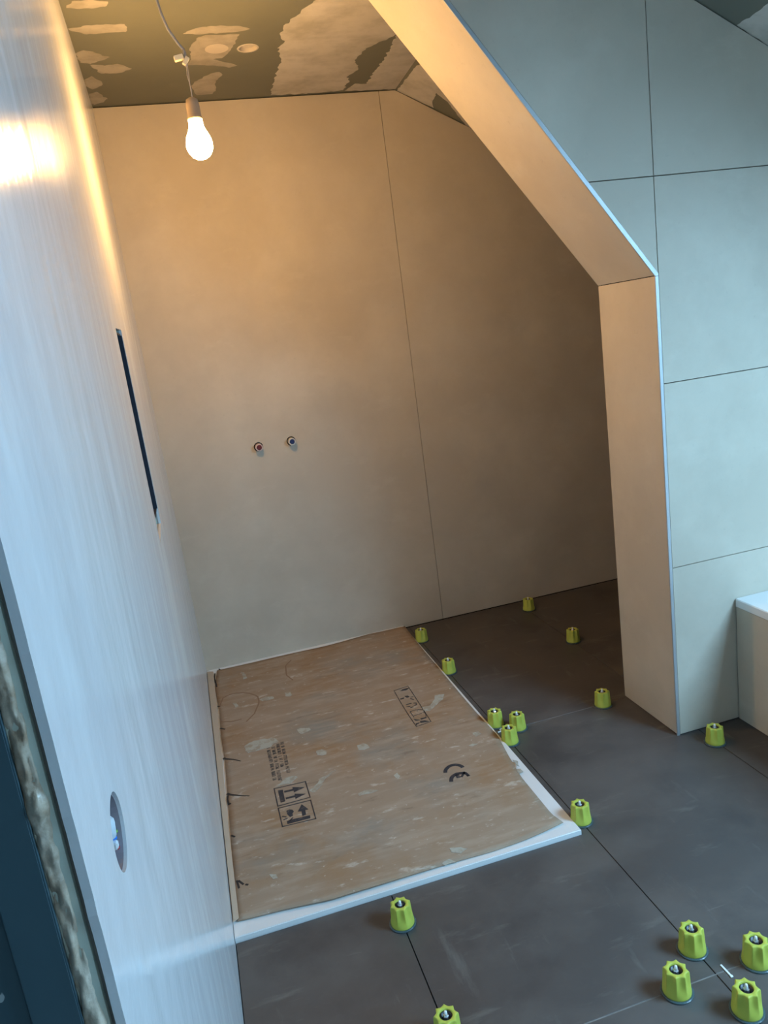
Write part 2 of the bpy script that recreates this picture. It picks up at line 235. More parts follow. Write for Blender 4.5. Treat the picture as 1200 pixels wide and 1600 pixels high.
# ---------------------------------------------------------------- helpers
def obj(name, bm, mat, parent=None, smooth=False, recalc=True):
    me = bpy.data.meshes.new(name)
    if recalc: bmesh.ops.recalc_face_normals(bm, faces=bm.faces)
    bm.to_mesh(me); bm.free()
    for mm in (mat if isinstance(mat, (list, tuple)) else [mat]): me.materials.append(mm)
    if smooth:
        for f in me.polygons: f.use_smooth = True
    o = bpy.data.objects.new(name, me); COL.objects.link(o)
    if parent: o.parent = parent
    return o
def struct(o): o['kind'] = 'structure'; return o
def empty(name, loc=(0, 0, 0), rz=0):
    o = bpy.data.objects.new(name, None); COL.objects.link(o)
    o.location = loc; o.rotation_euler = (0, 0, rz); o.empty_display_size = 0.05
    return o
def tag(o, label, cat=None, group=None):
    o['label'] = label
    if cat: o['category'] = cat
    if group: o['group'] = group
    return o
def add_box(bm, x0, x1, y0, y1, z0, z1, bev=0, mi=0):
    r = bmesh.ops.create_cube(bm, size=1)
    for v in r['verts']:
        v.co = ((x0 + x1) / 2 + v.co.x * (x1 - x0), (y0 + y1) / 2 + v.co.y * (y1 - y0), (z0 + z1) / 2 + v.co.z * (z1 - z0))
    fs = {f for v in r['verts'] for f in v.link_faces}
    for f in fs: f.material_index = mi
    if bev:
        es = list({e for v in r['verts'] for e in v.link_edges})
        bmesh.ops.bevel(bm, geom=es, offset=bev, segments=2, affect='EDGES')
    return bm
def box(*a, **k): return add_box(bmesh.new(), *a, **k)
def plate(outer, holes, fn, t0, t1, bm=None):
    """flat plate: outline and holes in 2D, fn(a, b, t) gives the 3D point"""
    bm = bm or bmesh.new()
    loops = [outer] + list(holes)
    tri = tessellate_polygon([[Vector((a, b_, 0)) for a, b_ in lp] for lp in loops])
    flat = [pt for lp in loops for pt in lp]
    lo_ = [bm.verts.new(fn(a, b_, t0)) for a, b_ in flat]
    hi_ = [bm.verts.new(fn(a, b_, t1)) for a, b_ in flat]
    for t in tri:
        for vs in ([lo_[i] for i in t], [hi_[i] for i in reversed(t)]):
            try: bm.faces.new(vs)
            except ValueError: pass
    s = 0
    for lp in loops:
        n = len(lp)
        for i in range(n):
            j = (i + 1) % n
            bm.faces.new([lo_[s + i], lo_[s + j], hi_[s + j], hi_[s + i]])
        s += n
    return bm
def circ(cx, cy, r, n=32): return [(cx + r * math.cos(2 * math.pi * i / n), cy + r * math.sin(2 * math.pi * i / n)) for i in range(n)]
def clip(poly, nx, ny, d):
    """keep nx*x + ny*y <= d"""
    out = []
    for i in range(len(poly)):
        a, b_ = poly[i], poly[(i + 1) % len(poly)]
        da, db = nx * a[0] + ny * a[1] - d, nx * b_[0] + ny * b_[1] - d
        if da <= 0: out.append(a)
        if da * db < 0:
            t = da / (da - db); out.append((a[0] + t * (b_[0] - a[0]), a[1] + t * (b_[1] - a[1])))
    return out
def prism(poly, fn, t0, t1, bev=0.0):
    bm = bmesh.new()
    lo_ = [bm.verts.new(fn(a, b_, t0)) for a, b_ in poly]
    hi_ = [bm.verts.new(fn(a, b_, t1)) for a, b_ in poly]
    n = len(poly)
    bm.faces.new(lo_); top = bm.faces.new(hi_[::-1])
    for i in range(n):
        j = (i + 1) % n; bm.faces.new([lo_[i], lo_[j], hi_[j], hi_[i]])
    if bev: bmesh.ops.bevel(bm, geom=list(top.edges), offset=bev, segments=1, affect='EDGES')
    return bm
def lathe(bm, prof, n=32, c=(0, 0, 0), axis='Z', cap=True, mi=0):
    rings = []
    for r, h in prof:
        ring = []
        for i in range(n):
            a = 2 * math.pi * i / n
            p_ = (r * math.cos(a), r * math.sin(a), h)
            if axis == 'Y': p_ = (p_[0], -p_[2], p_[1])
            if axis == 'X': p_ = (p_[2], p_[0], p_[1])
            ring.append(bm.verts.new((p_[0] + c[0], p_[1] + c[1], p_[2] + c[2])))
        rings.append(ring)
    for a, b_ in zip(rings, rings[1:]):
        for i in range(n):
            f = bm.faces.new([a[i], a[(i + 1) % n], b_[(i + 1) % n], b_[i]]); f.material_index = mi
    if cap:
        bm.faces.new(rings[0][::-1]).material_index = mi; bm.faces.new(rings[-1]).material_index = mi
    return bm
def tube(bm, pts, r, n=8):
    pts = [Vector(q) for q in pts]
    rings = []
    for i, q in enumerate(pts):
        t = (pts[min(i + 1, len(pts) - 1)] - pts[max(i - 1, 0)]).normalized()
        u = t.cross(Vector((0, 1, 0.3))).normalized(); w = t.cross(u)
        rr = r[i] if isinstance(r, (list, tuple)) else r
        rings.append([bm.verts.new(q + (u * math.cos(2 * math.pi * k / n) + w * math.sin(2 * math.pi * k / n)) * rr) for k in range(n)])
    for a, b_ in zip(rings, rings[1:]):
        for i in range(n): bm.faces.new([a[i], a[(i + 1) % n], b_[(i + 1) % n], b_[i]])
    bm.faces.new(rings[0][::-1]); bm.faces.new(rings[-1])
    return bm
def ragged(poly, amp, seg=0.012, seed=0):
    """subdivide an outline and roughen it a little"""
    out = []
    for i in range(len(poly)):
        a, b_ = poly[i], poly[(i + 1) % len(poly)]
        L = math.hypot(b_[0] - a[0], b_[1] - a[1]); n = max(1, int(L / seg))
        for k in range(n):
            t = k / n; x = a[0] + t * (b_[0] - a[0]); y = a[1] + t * (b_[1] - a[1])
            v = noise.noise_vector(Vector((x * 45 + seed, y * 45, seed * 2.1)))
            out.append((x + v.x * amp, y + v.y * amp))
    return out
def resample(pts, n):
    L = [0]
    for a, b_ in zip(pts, pts[1:]): L.append(L[-1] + math.hypot(b_[0] - a[0], b_[1] - a[1]))
    out = []; j = 0
    for i in range(n):
        s = L[-1] * i / (n - 1)
        while j < len(pts) - 2 and L[j + 1] < s: j += 1
        t = (s - L[j]) / max(1e-9, L[j + 1] - L[j])
        out.append((pts[j][0] + t * (pts[j + 1][0] - pts[j][0]), pts[j][1] + t * (pts[j + 1][1] - pts[j][1])))
    return out
def ribbon(pts, w, z0, z1, taper=False):
    """flat print stroke lying on a horizontal surface"""
    pts = resample(pts, max(len(pts) * 3, 6)); n = len(pts); l, r = [], []
    for i, q in enumerate(pts):
        a, c = pts[max(i - 1, 0)], pts[min(i + 1, n - 1)]
        dx, dy = c[0] - a[0], c[1] - a[1]; L = math.hypot(dx, dy) or 1
        ww = w * (1 - 0.8 * i / n if taper else 1) / 2
        l.append((q[0] - dy / L * ww, q[1] + dx / L * ww)); r.append((q[0] + dy / L * ww, q[1] - dx / L * ww))
    bm = bmesh.new()
    tops = [[bm.verts.new((x, y, z1)) for x, y in side] for side in (l, r)]
    bots = [[bm.verts.new((x, y, z0)) for x, y in side] for side in (l, r)]
    for i in range(n - 1):
        bm.faces.new([tops[0][i], tops[1][i], tops[1][i + 1], tops[0][i + 1]])
        bm.faces.new([bots[0][i], bots[0][i + 1], bots[1][i + 1], bots[1][i]])
        bm.faces.new([tops[0][i], tops[0][i + 1], bots[0][i + 1], bots[0][i]])
        bm.faces.new([tops[1][i + 1], tops[1][i], bots[1][i], bots[1][i + 1]])
    for i in (0, n - 1): bm.faces.new([tops[0][i], bots[0][i], bots[1][i], tops[1][i]])
    return bm
def outline(q, w, z0, z1):
    """closed or open polyline with crisp corners, one flat bar per side"""
    bm = bmesh.new()
    for a, b_ in zip(q, q[1:]):
        L = math.hypot(b_[0] - a[0], b_[1] - a[1]) or 1; ex, ey = (b_[0] - a[0]) / L * w / 2, (b_[1] - a[1]) / L * w / 2
        join_bm(bm, ribbon([(a[0] - ex, a[1] - ey), (b_[0] + ex, b_[1] + ey)], w, z0, z1))
    return bm
def join_bm(dst, src):
    me = bpy.data.meshes.new('tmp'); src.to_mesh(me); src.free(); dst.from_mesh(me); bpy.data.meshes.remove(me)
    return dst
XZ = lambda a, b_, t: (a, t, b_)
XY = lambda a, b_, t: (a, b_, t)
YZ = lambda a, b_, t: (t, a, b_)

# ================================================================ STRUCTURE
XR = 3.2; YB = -4.5
# ---- floor: substrate with the slate tiles on it
floor = struct(obj('floor', box(-0.02, XR, YB, 0.02, -0.06, -0.0075), M['grout_dark']))
XJ = [-0.177, 0.4096, 0.9961, 1.5838, 2.1714, 2.759, 3.35]
YJ = [0.0, -1.1291, -2.2592, -3.389, -4.52]
G = 0.0013
TX, TY = 0.9704, -1.7357
def floor_tile(poly): obj('tile', prism(poly, XY, -0.0075, 0.0, 0.0006), M['slate'], floor)
def rect(x0, x1, y0, y1): return [(x0, y0), (x1, y0), (x1, y1), (x0, y1)]
for i in range(len(XJ) - 1):
    for j in range(len(YJ) - 1):
        x0, x1, y1, y0 = max(XJ[i] + G, 0.002), min(XJ[i + 1] - G, XR), min(YJ[j] - G, -0.003), max(YJ[j + 1] + G, YB)
        g = 0.0025
        if x1 <= TX and y0 >= TY: continue
        if x1 <= TX and y1 > TY: y1 = TY - g
        if x0 < TX < x1:
            if y0 >= TY: x0 = TX + g
            elif y1 > TY:       # the L-shaped tile cut around the tray corner
                floor_tile([(x0, y0), (x1, y0), (x1, y1), (TX + g, y1), (TX + g, TY - g), (x0, TY - g)]); continue
        floor_tile(rect(x0, x1, y0, y1))
for y in (YJ[1], YJ[2], YJ[3]):
    x0 = 0.975 if y > TY else 0.003
    obj('joint_filler', box(x0, XR, y - G, y + G, -0.0075, -0.0006), M['grout_light'], floor)  # strip paints the light-catching look of the joints running along X

# ---- back wall: core and full-height slabs
wb = struct(obj('wall_back', box(-0.12, XR + 0.1, 0.0095, 0.12, -0.05, H + 0.05), M['grout_dark']))
BX = [0.0, 1.1792, 2.36, XR]
PIPES = [(0.4148, 1.0108), (0.5648, 1.0108 + 0.002)]
def roof_back(x): return roof_z(x, 0)
for i in range(3):
    x0, x1 = BX[i] + (0.0011 if i else 0.0), BX[i + 1] - 0.0011
    zt = H - 0.004
    poly = [(x0, 0.003), (x1, 0.003)] + ([(x1, zt), (x0, zt)] if i == 0 else
            ([(x1, roof_back(x1) - 0.004), (1.2537, zt), (x0, zt)] if i == 1 else [(x1, roof_back(x1) - 0.004), (x0, roof_back(x0) - 0.004)]))
    holes = [circ(px, pz, 0.021, 24) for px, pz in PIPES] if i == 0 else []
    obj('tile', plate(poly, holes, XZ, 0.0, 0.0095), M['tile'], wb)

# ---- partition with the sloping opening
def slope_x(z, off=0.0):     # x of the soffit line moved off metres into the wall
    nx, nz = 1 / math.hypot(1, OS), OS / math.hypot(1, OS)
    return WX - OS * (z - OH) + off * (nx + nz * OS)
def corner(off):             # meeting point of jamb and soffit planes, both moved into the wall
    x = WX + off; nx, nz = 1 / math.hypot(1, OS), OS / math.hypot(1, OS)
    return (x, OH + (off * math.hypot(1, OS) - off) / OS)
T = 0.010
c1 = corner(T)
kf = 1.21
body = [(WX + T, -0.02), (XR + 0.02, -0.02), (XR + 0.02, H - 0.5195 * (XR + 0.02 - kf)), (kf, H), (slope_x(H, T), H), c1]
wp = struct(obj('wall_partition', plate(body, [], XZ, B_ + 0.0095, A_), M['grout_dark']))
# front face tiles, three rows and the joint above the corner
ZJ = [0.003, 0.5883, 1.1717, 1.7565, 2.6]
VX = 1.5122
W_ = 0.0135                  # aluminium edge profile
def front_tile(x0, x1, z0, z1, left):
    p_ = rect(x0, x1, z0, z1)
    p_ = clip(p_, 0.5195, 1.0, H - 0.003 + 0.5195 * 1.194)
    p_ = clip(p_, 0, 1, H - 0.003)
    if left:
        nx, nz = 1 / math.hypot(1, OS), OS / math.hypot(1, OS)
        p_ = clip(p_, -nx, -nz, -(nx * WX + nz * OH) - W_ / 2 - 0.002)
    if len(p_) > 2: obj('tile', prism(p_, lambda a, b_, t: (a, t, b_), B_ + 0.0095, B_, 0.0005), M['tile'], wp)
XP = [WX + W_ / 2 + 0.002, 2.69, XR]
for k in range(4):
    z0, z1 = ZJ[k] + (0.0013 if k else 0), ZJ[k + 1] - 0.0013
    front_tile(XP[0] if k < 3 else VX + 0.0013, XP[1] - 0.0013, z0, z1, False)
    if k < 3: front_tile(XP[1] + 0.0013, XP[2], z0, z1, False)
    if k >= 2: front_tile(0.4, VX - 0.0013, max(z0, OH - 0.02), z1, True)
# jamb and soffit slabs
obj('tile', box(WX, WX + T - 0.0005, B_ + 0.0012, A_, 0.003, OH - 0.0012), M['tile'], wp)
nx, nz = 1 / math.hypot(1, OS), OS / math.hypot(1, OS)
sof = [(slope_x(OH + 0.0012), OH + 0.0012), (slope_x(H - 0.003), H - 0.003), (slope_x(H - 0.003, T - 0.0005), H - 0.003), (c1[0], OH + 0.004)]
obj('tile', prism(sof, XZ, B_ + 0.0012, A_), M['tile'], wp)
# aluminium edge profiles on the arris: a face strip on the front and a small return
h2 = W_ / 2
prof = obj('edge_profile', box(WX - h2 + 0.003, WX + h2, B_ - 0.0012, B_ + 0.004, 0.0, OH - 0.002, bev=0.0006), M['alu'], wp)
def off_pt(x, z, o): return (x + nx * o, z + nz * o)
pa, pb = (WX, OH), (slope_x(H - 0.002), H - 0.002)
dp = [off_pt(*pa, -h2 + 0.003), off_pt(*pb, -h2 + 0.003), off_pt(*pb, h2), off_pt(*pa, h2)]
# mitre the lower end against the vertical profile
dp = [(WX - h2 + 0.003, OH - 0.001), dp[1], dp[2], (WX + h2, OH + 0.006), (WX + h2, OH - 0.001)]
obj('edge_profile', prism(dp, XZ, B_ + 0.004, B_ - 0.0012, 0.0005), M['alu'], wp)

# ---- left wall: skimmed plaster, with the tall niche and the round socket hole
YE = -2.925
NI = (-1.413, -1.20, 0.975, 1.532)
SO = (-2.789, 1.035, 0.034)
hole1 = [(NI[0], NI[2]), (NI[1], NI[2] + 0.01), (NI[1] + 0.001, NI[3]), (NI[0], NI[3] - 0.004)]
def edge_line():
    out = []
    for i in range(161):
        z = 2.12 * i / 160
        out.append((YE + 0.0016 * noise.noise(Vector((z * 22, 3, 0))) + 0.0010 * noise.noise(Vector((z * 90, 7, 0))), z))
    return out
outl = [(0.0, -0.05), (0.0, H)] + [(YB, H), (YB, -0.05), (-3.86, -0.05), (-3.86, 2.12)] + edge_line()[::-1]
outl[0:2] = [(0.009, -0.05), (0.009, H)]
wl = struct(obj('wall_left', plate(outl, [hole1[::-1], circ(SO[0], SO[1], SO[2], 40)], YZ, 0.0, -0.0065), M['plaster']))
core = plate([(0.009, -0.05), (0.009, H), (YB, H), (YB, -0.05), (-3.86, -0.05), (-3.86, 2.12), (YE + 0.0015, 2.12), (YE + 0.0015, -0.05)],
             [hole1[::-1], circ(SO[0], SO[1], SO[2], 40)], YZ, -0.0105, -0.10)
obj('wall_core', core, M['board_edge'], wl)
# recess between skim and board, dark
obj('skim_backing', plate([(0.009, -0.05), (0.009, H), (YB, H), (YB, -0.05), (-3.86, -0.05), (-3.86, 2.12), (YE + 0.008, 2.12), (YE + 0.008, -0.05)],
    [hole1[::-1], circ(SO[0], SO[1], SO[2], 40)], YZ, -0.0065, -0.0105), M['skim_edge'], wl)
# niche liner
bm = bmesh.new()
add_box(bm, -0.085, -0.0012, NI[1] - 0.004, NI[1] + 0.0, 1.030, 1.517)
add_box(bm, -0.085, -0.0012, NI[0], NI[0] + 0.004, 1.030, 1.517)
add_box(bm, -0.089, -0.085, NI[0], NI[1], 1.030, 1.517)
add_box(bm, -0.085, -0.004, NI[0], NI[1], 1.517, 1.521)
add_box(bm, -0.085, -0.004, NI[0], NI[1], 1.026, 1.030)
tag(obj('niche_liner', bm, M['navy_flat'], wl), 'dark navy metal lining of the tall narrow wall niche')
tag(obj('niche_edge', box(-0.09, -0.003, NI[1] + 0.001, NI[1] + 0.003, NI[2], NI[3]), M['filler'], wl), 'pale rough plaster edge around the niche')

# ---- other walls, closing the room
wr = struct(obj('wall_right', box(XR, XR + 0.1, YB, 0.02, -0.05, 1.6), M['plaster_side']))
wn = struct(obj('wall_near', box(-0.1, XR + 0.1, YB - 0.1, YB, -0.05, H + 0.1), M['plaster_side']))

# ---- ceiling: flat green board with filler, sloping board with the roof window opening
def kx(y): return 1.2537 + (y / -1.4323) * (1.194 - 1.2537)
RC = (0.5665, -0.528)
ceil = struct(obj('ceiling', plate([(-0.1, 0.02), (kx(0.02), 0.02), (kx(YB), YB), (-0.1, YB)], [circ(RC[0], RC[1], 0.0325, 28)[::-1]], XY, H, H + 0.0125), M['green_board']))
obj('ceiling_cover', box(-0.1, 1.30, YB, 0.02, H + 0.06, H + 0.08), M['plaster_side'], ceil)
def slope_fn(a, b_, t):      # a = x, b = y
    return (a + t * math.sin(SLOPE), b_, H - 0.5195 * (a - kx(b_)) + t * math.cos(SLOPE))
wx0, wx1, wy0, wy1 = WIN_X - WIN_W / 2 * math.cos(SLOPE), WIN_X + WIN_W / 2 * math.cos(SLOPE), WIN_Y - WIN_L / 2, WIN_Y + WIN_L / 2
sl = obj('sloping_ceiling', plate([(kx(0.02), 0.02), (XR + 0.1, 0.02), (XR + 0.1, YB), (kx(YB), YB)],
         [[(wx0, wy0), (wx0, wy1), (wx1, wy1), (wx1, wy0)]], slope_fn, 0.0, 0.0125), M['green_board'], ceil)
wf = plate([(wx0 - 0.06, wy0 - 0.06), (wx0 - 0.06, wy1 + 0.06), (wx1 + 0.06, wy1 + 0.06), (wx1 + 0.06, wy0 - 0.06)],
           [[(wx0, wy0), (wx1, wy0), (wx1, wy1), (wx0, wy1)]], slope_fn, 0.013, 0.09)
struct(obj('window_1', wf, M['white_plastic']))
for k, q in enumerate(DATA['ceil_patch']):
    obj('filler_patch', plate(ragged(q, 0.008, 0.008, seed=k), [], XY, H - 0.0006, H + 0.0005), M['thin_filler'], ceil)
obj('filler_patch', plate(circ(0.4585, -0.5365, 0.040, 28), [], XY, H - 0.0014, H), M['filler_disc'], ceil)
obj('filler_patch', plate(ragged(DATA['ceil_band'], 0.012, 0.010, seed=21), [], XY, H - 0.0006, H + 0.0005), M['filler'], ceil)
obj('filler_patch', plate(ragged(DATA['ceil_band2'], 0.012, 0.010, seed=22), [], XY, H - 0.0007, H + 0.0005), M['filler'], ceil)
for key in ('slope_light', 'slope_right'):
    q = [(a, b_) for a, b_, c in DATA[key]]
    if key == 'slope_right':       # the filled band runs on along the slope above the bath
        q = q[:3] + [(q[2][0] + 0.4, q[2][1] - 0.04), (3.15, q[2][1] - 0.06), (3.15, q[0][1] + 0.01)]
    q = ragged(q, 0.006, seed=31)
    obj('filler_patch', plate(q, [], slope_fn, -0.0006, 0.0005), M['filler'], ceil)
# spot hole: white collar and recessed filler plug
bm = lathe(bmesh.new(), [(0.031, 0.018), (0.031, -0.0012), (0.037, -0.0012), (0.038, 0.0), (0.0316, 0.0005), (0.0316, 0.018)], 32, (RC[0], RC[1], H), cap=False)
tag(obj('collar', bm, M['filler_disc'], ceil), 'pale collar around the round spotlight hole in the ceiling')
tag(obj('hole_plug', lathe(bmesh.new(), [(0.0245, 0.008), (0.0245, 0.017)], 32, (RC[0] + 0.002, RC[1] - 0.005, H)), M['filler_disc'], ceil), 'pale plug seen inside the round ceiling hole')
obj('hole_shade', box(RC[0] - 0.04, RC[0] + 0.04, RC[1] - 0.04, RC[1] + 0.04, H + 0.020, H + 0.023), M['crack'], ceil)  # added dark plate, its colour stands in for shade inside the hole

# ---- doorway on the left: frame, foam bead, plasterboard edge, dark door leaf
door = empty('door_1', (-0.1, -3.4, 0)); struct(door)
def dchild(name, bm, m, label=None, smooth=False):
    o = obj(name, bm, m, smooth=smooth); o.parent = door; o.matrix_parent_inverse = door.matrix_world.inverted()
    o.location = -Vector((-0.1, -3.4, 0)); o.matrix_parent_inverse = Matrix()
    if label: tag(o, label)
    return o
bm = bmesh.new()
add_box(bm, -0.058, -0.0262, YE - 0.004, YE + 0.06, 0, 2.10, bev=0.001)
add_box(bm, -0.090, -0.058, YE - 0.0005, YE + 0.06, 0, 2.10, bev=0.001)
add_box(bm, -0.14, -0.090, YE - 0.006, YE + 0.06, 0, 2.10, bev=0.001)
add_box(bm, -0.14, -0.0262, -3.90, -3.862, 0, 2.10, bev=0.001)
add_box(bm, -0.14, -0.0262, -3.862, YE - 0.006, 2.06, 2.10, bev=0.001)
dchild('frame', bm, M['navy'])
dchild('door_leaf', box(-0.20, -0.16, -3.95, -2.85, 0.005, 2.2, bev=0.001), M['navy'])
bm = bmesh.new()
nz_, na = 420, 12
grid = []
for i in range(nz_ + 1):
    z = 2.10 * i / nz_; row = []
    lump = noise.noise(Vector((z * 9, 1, 0))) * 0.5 + noise.noise(Vector((z * 26, 4, 0))) * 0.3
    blob = max(0, math.cos((z - 1.152) * math.pi / 0.090)) ** 24
    for k in range(na + 1):
        t = k / na; a = math.pi * t
        w = 0.0060 + 0.0014 * lump + 0.0022 * blob
        dd = 0.0040 + 0.003 * lump + 0.0035 * blob
        v = noise.noise(Vector((z * 55, t * 3.5, 2))) * 0.0026 + noise.noise(Vector((z * 150, t * 7, 5))) * 0.0016
        x = -0.0203 - math.cos(a) * (w + v * 0.4) * 1.0
        y = YE + 0.003 - math.sin(a) * (dd + v * 1.4)
        row.append(bm.verts.new((x, y, z)))
    grid.append(row)
for i in range(nz_):
    for k in range(na): bm.faces.new([grid[i][k], grid[i][k + 1], grid[i + 1][k + 1], grid[i + 1][k]])
dchild('foam_seal', bm, M['foam'], 'lumpy brown cured foam bead beside the dark door frame', smooth=True)

# ================================================================ THINGS
# ---- shower tray
bm = bmesh.new()
r = bmesh.ops.create_cube(bm, size=1)
for v in r['verts']: v.co = (0.001 + (v.co.x + .5) * (TX - 0.001), -0.001 + (v.co.y - .5) * (-TY - 0.001), 0.0035 + v.co.z * 0.022)
z_top = 0.0145
for v in bm.verts: v.co.z = z_top if v.co.z > 0.004 else -0.0074
top = [f for f in bm.faces if f.normal.z > 0.9 or all(v.co.z > 0.01 for v in f.verts)]
ri = bmesh.ops.inset_region(bm, faces=top, thickness=0.045)
inner = [f for f in bm.faces if all(0.03 < v.co.x < TX - 0.03 and v.co.z > 0.01 for v in f.verts)]
for f in inner:
    for v in f.verts: v.co.z = 0.0125
es = [e for e in bm.edges if all(v.co.z > 0.014 for v in e.verts) and e.is_manifold and (abs(e.verts[0].co.x - TX) < .001 and abs(e.verts[1].co.x - TX) < .001 or abs(e.verts[0].co.y - TY) < .001 and abs(e.verts[1].co.y - TY) < .001)]
bmesh.ops.bevel(bm, geom=es, offset=0.0018, segments=3, affect='EDGES')
tag(obj('shower_tray', bm, M['white_acrylic']), 'low white rectangular shower tray in the far left corner, under the cardboard', 'shower tray')

# ---- cardboard protection sheet
def lift(x, y):
    e_r = 0.96 - x; e_f = y + 1.70; z = ZC
    f_ = max(0, 1 - max(0, e_f) / 0.10) ** 2
    z += 0.006 * f_ * (0.5 + 0.5 * math.cos((x - 0.28) * 7))
    q_ = max(0, 1 - max(0, e_r - 0.02) / 0.12) ** 2
    z += 0.0035 * q_ * (0.5 + 0.5 * math.sin(y * 9))
    return z
NU, NV = 44, 76
bk = resample(DATA['cb_back'][::-1], NU + 1); fr = resample(DATA['cb_front'], NU + 1)
lf = resample(DATA['cb_left'], NV + 1); rt = resample(DATA['cb_right'][::-1], NV + 1)
bm = bmesh.new(); g = []
for j in range(NV + 1):
    row = []
    for i in range(NU + 1):
        u, v = i / NU, j / NV
        P_ = []
        for a in (0, 1):
            P_.append((1 - v) * bk[i][a] + v * fr[i][a] + (1 - u) * lf[j][a] + u * rt[j][a]
                      - ((1 - u) * (1 - v) * bk[0][a] + u * (1 - v) * bk[-1][a] + (1 - u) * v * fr[0][a] + u * v * fr[-1][a]))
        x, y = max(P_[0], 0.004), min(P_[1], -0.004)
        row.append(bm.verts.new((x, y, lift(x, y) + 0.0003 * noise.noise(Vector((x * 12, y * 12, 0))))))
    g.append(row)
for j in range(NV):
    for i in range(NU): bm.faces.new([g[j][i], g[j][i + 1], g[j + 1][i + 1], g[j + 1][i]])
bmesh.ops.recalc_face_normals(bm, faces=bm.faces)
if bm.faces[0].normal.z < 0: bmesh.ops.reverse_faces(bm, faces=bm.faces)
sheet = obj('cardboard_sheet', bm, M['card'], smooth=True, recalc=False)
md = sheet.modifiers.new('thick', 'SOLIDIFY'); md.thickness = 0.0018; md.offset = -1
tag(sheet, 'dirty brown cardboard sheet with printed marks covering the white shower tray', 'cardboard')
fl = [(0.0035, -0.036), (0.030, -0.036)] + [(x, y) for x, y in DATA['flap'][2:]] + [(0.018, -1.30), (0.017, -1.675)] + [(0.003, -1.69)] + [(0.0025, -1.2), (0.003, -0.6)]
bm = plate(fl, [], XY, 0.0172, 0.0188)
for v in bm.verts: v.co.z += 0.006 if v.co.x < 0.004 else 0
tag(obj('flap', bm, M['card_flap'], sheet), 'paler narrow flap of cardboard turned up against the plastered wall')
ZP0, ZP1 = ZC - 0.0002, ZC + 0.0006
def on_card(bm):      # follow the height of the sheet
    for v in bm.verts: v.co.z = lift(v.co.x, v.co.y) + (v.co.z - ZC) + 0.0001
    return bm
for k, q in enumerate(DATA['smears']):
    obj('plaster_smear', on_card(plate(ragged(q, 0.006, 0.005, seed=k), [], XY, ZP0, ZC + 0.0009)), M['smear'], sheet)
bm = bmesh.new()
for w, q in DATA['strokes'][:2]: join_bm(bm, outline(q, w, ZP0, ZP1))
for w, q in DATA['strokes'][2:5]: join_bm(bm, ribbon(q, w, ZP0, ZP1))
for q in DATA['polys'][:6]: join_bm(bm, plate(q, [], XY, ZP0, ZP1))
tag(obj('printed_mark', on_card(bm), M['ink'], sheet), 'two boxed black arrow symbols printed on the cardboard')
bm = bmesh.new()
rnd = random.Random(8)
for q in DATA['textrows']:
    (x0, y0), (x1, y1) = q; L = math.hypot(x1 - x0, y1 - y0); ux, uy = (x1 - x0) / L, (y1 - y0) / L; s = 0
    while s < L - 0.006:
        w = rnd.uniform(0.0032, 0.0062)
        hh = 0.0062
        cx, cy = x0 + ux * (s + w / 2), y0 + uy * (s + w / 2)
        px, py = -uy, ux
        kind = rnd.random()
        join_bm(bm, ribbon([(cx - px * hh, cy - py * hh), (cx + px * hh, cy + py * hh)], 0.0022, ZP0, ZP1))
        if kind < 0.75:
            k = rnd.choice((-1, 0, 1)) * hh * 0.85
            join_bm(bm, ribbon([(cx + px * k, cy + py * k), (cx + px * k + ux * w, cy + py * k + uy * w)], 0.0022, ZP0, ZP1))
        if kind < 0.4: join_bm(bm, ribbon([(cx + ux * w * .7 - px * hh, cy + uy * w * .7 - py * hh), (cx + ux * w * .7 + px * hh * .4, cy + uy * w * .7 + py * hh * .4)], 0.0018, ZP0, ZP1))
        s += w + 0.0026 + (0.009 if rnd.random() < 0.14 else 0)
tag(obj('printed_mark', on_card(bm), M['faded_ink'], sheet), 'four worn lines of small illegible print')
bm = bmesh.new()
nC = len(DATA['strokes']) - 6
for w, q in DATA['strokes'][5:6]: join_bm(bm, outline(q, w, ZP0, ZP1))
for w, q in DATA['strokes'][6:nC]: join_bm(bm, ribbon(q, w, ZP0, ZP1))
for q in DATA['polys'][6:]: join_bm(bm, plate(q, [], XY, ZP0, ZP1))
tag(obj('printed_mark', on_card(bm), M['faded_ink'], sheet), 'faded boxed row of block letters printed on the cardboard')
bm = bmesh.new()
for w, q in DATA['strokes'][nC:]: join_bm(bm, ribbon(q, w, ZP0, ZP1))
tag(obj('printed_mark', on_card(bm), M['ink'], sheet), 'black CE mark printed on the cardboard')
for k, q in enumerate(DATA['cracks']):
    obj('tear', on_card(ribbon(q, 0.010 if k < 2 else 0.006, ZP0, ZP1, taper=k < 2)), M['crack'], sheet)
for q in DATA['stains']:
    obj('stain', on_card(ribbon(q, 0.006, ZP0, ZC + 0.0003)), M['stain'], sheet)

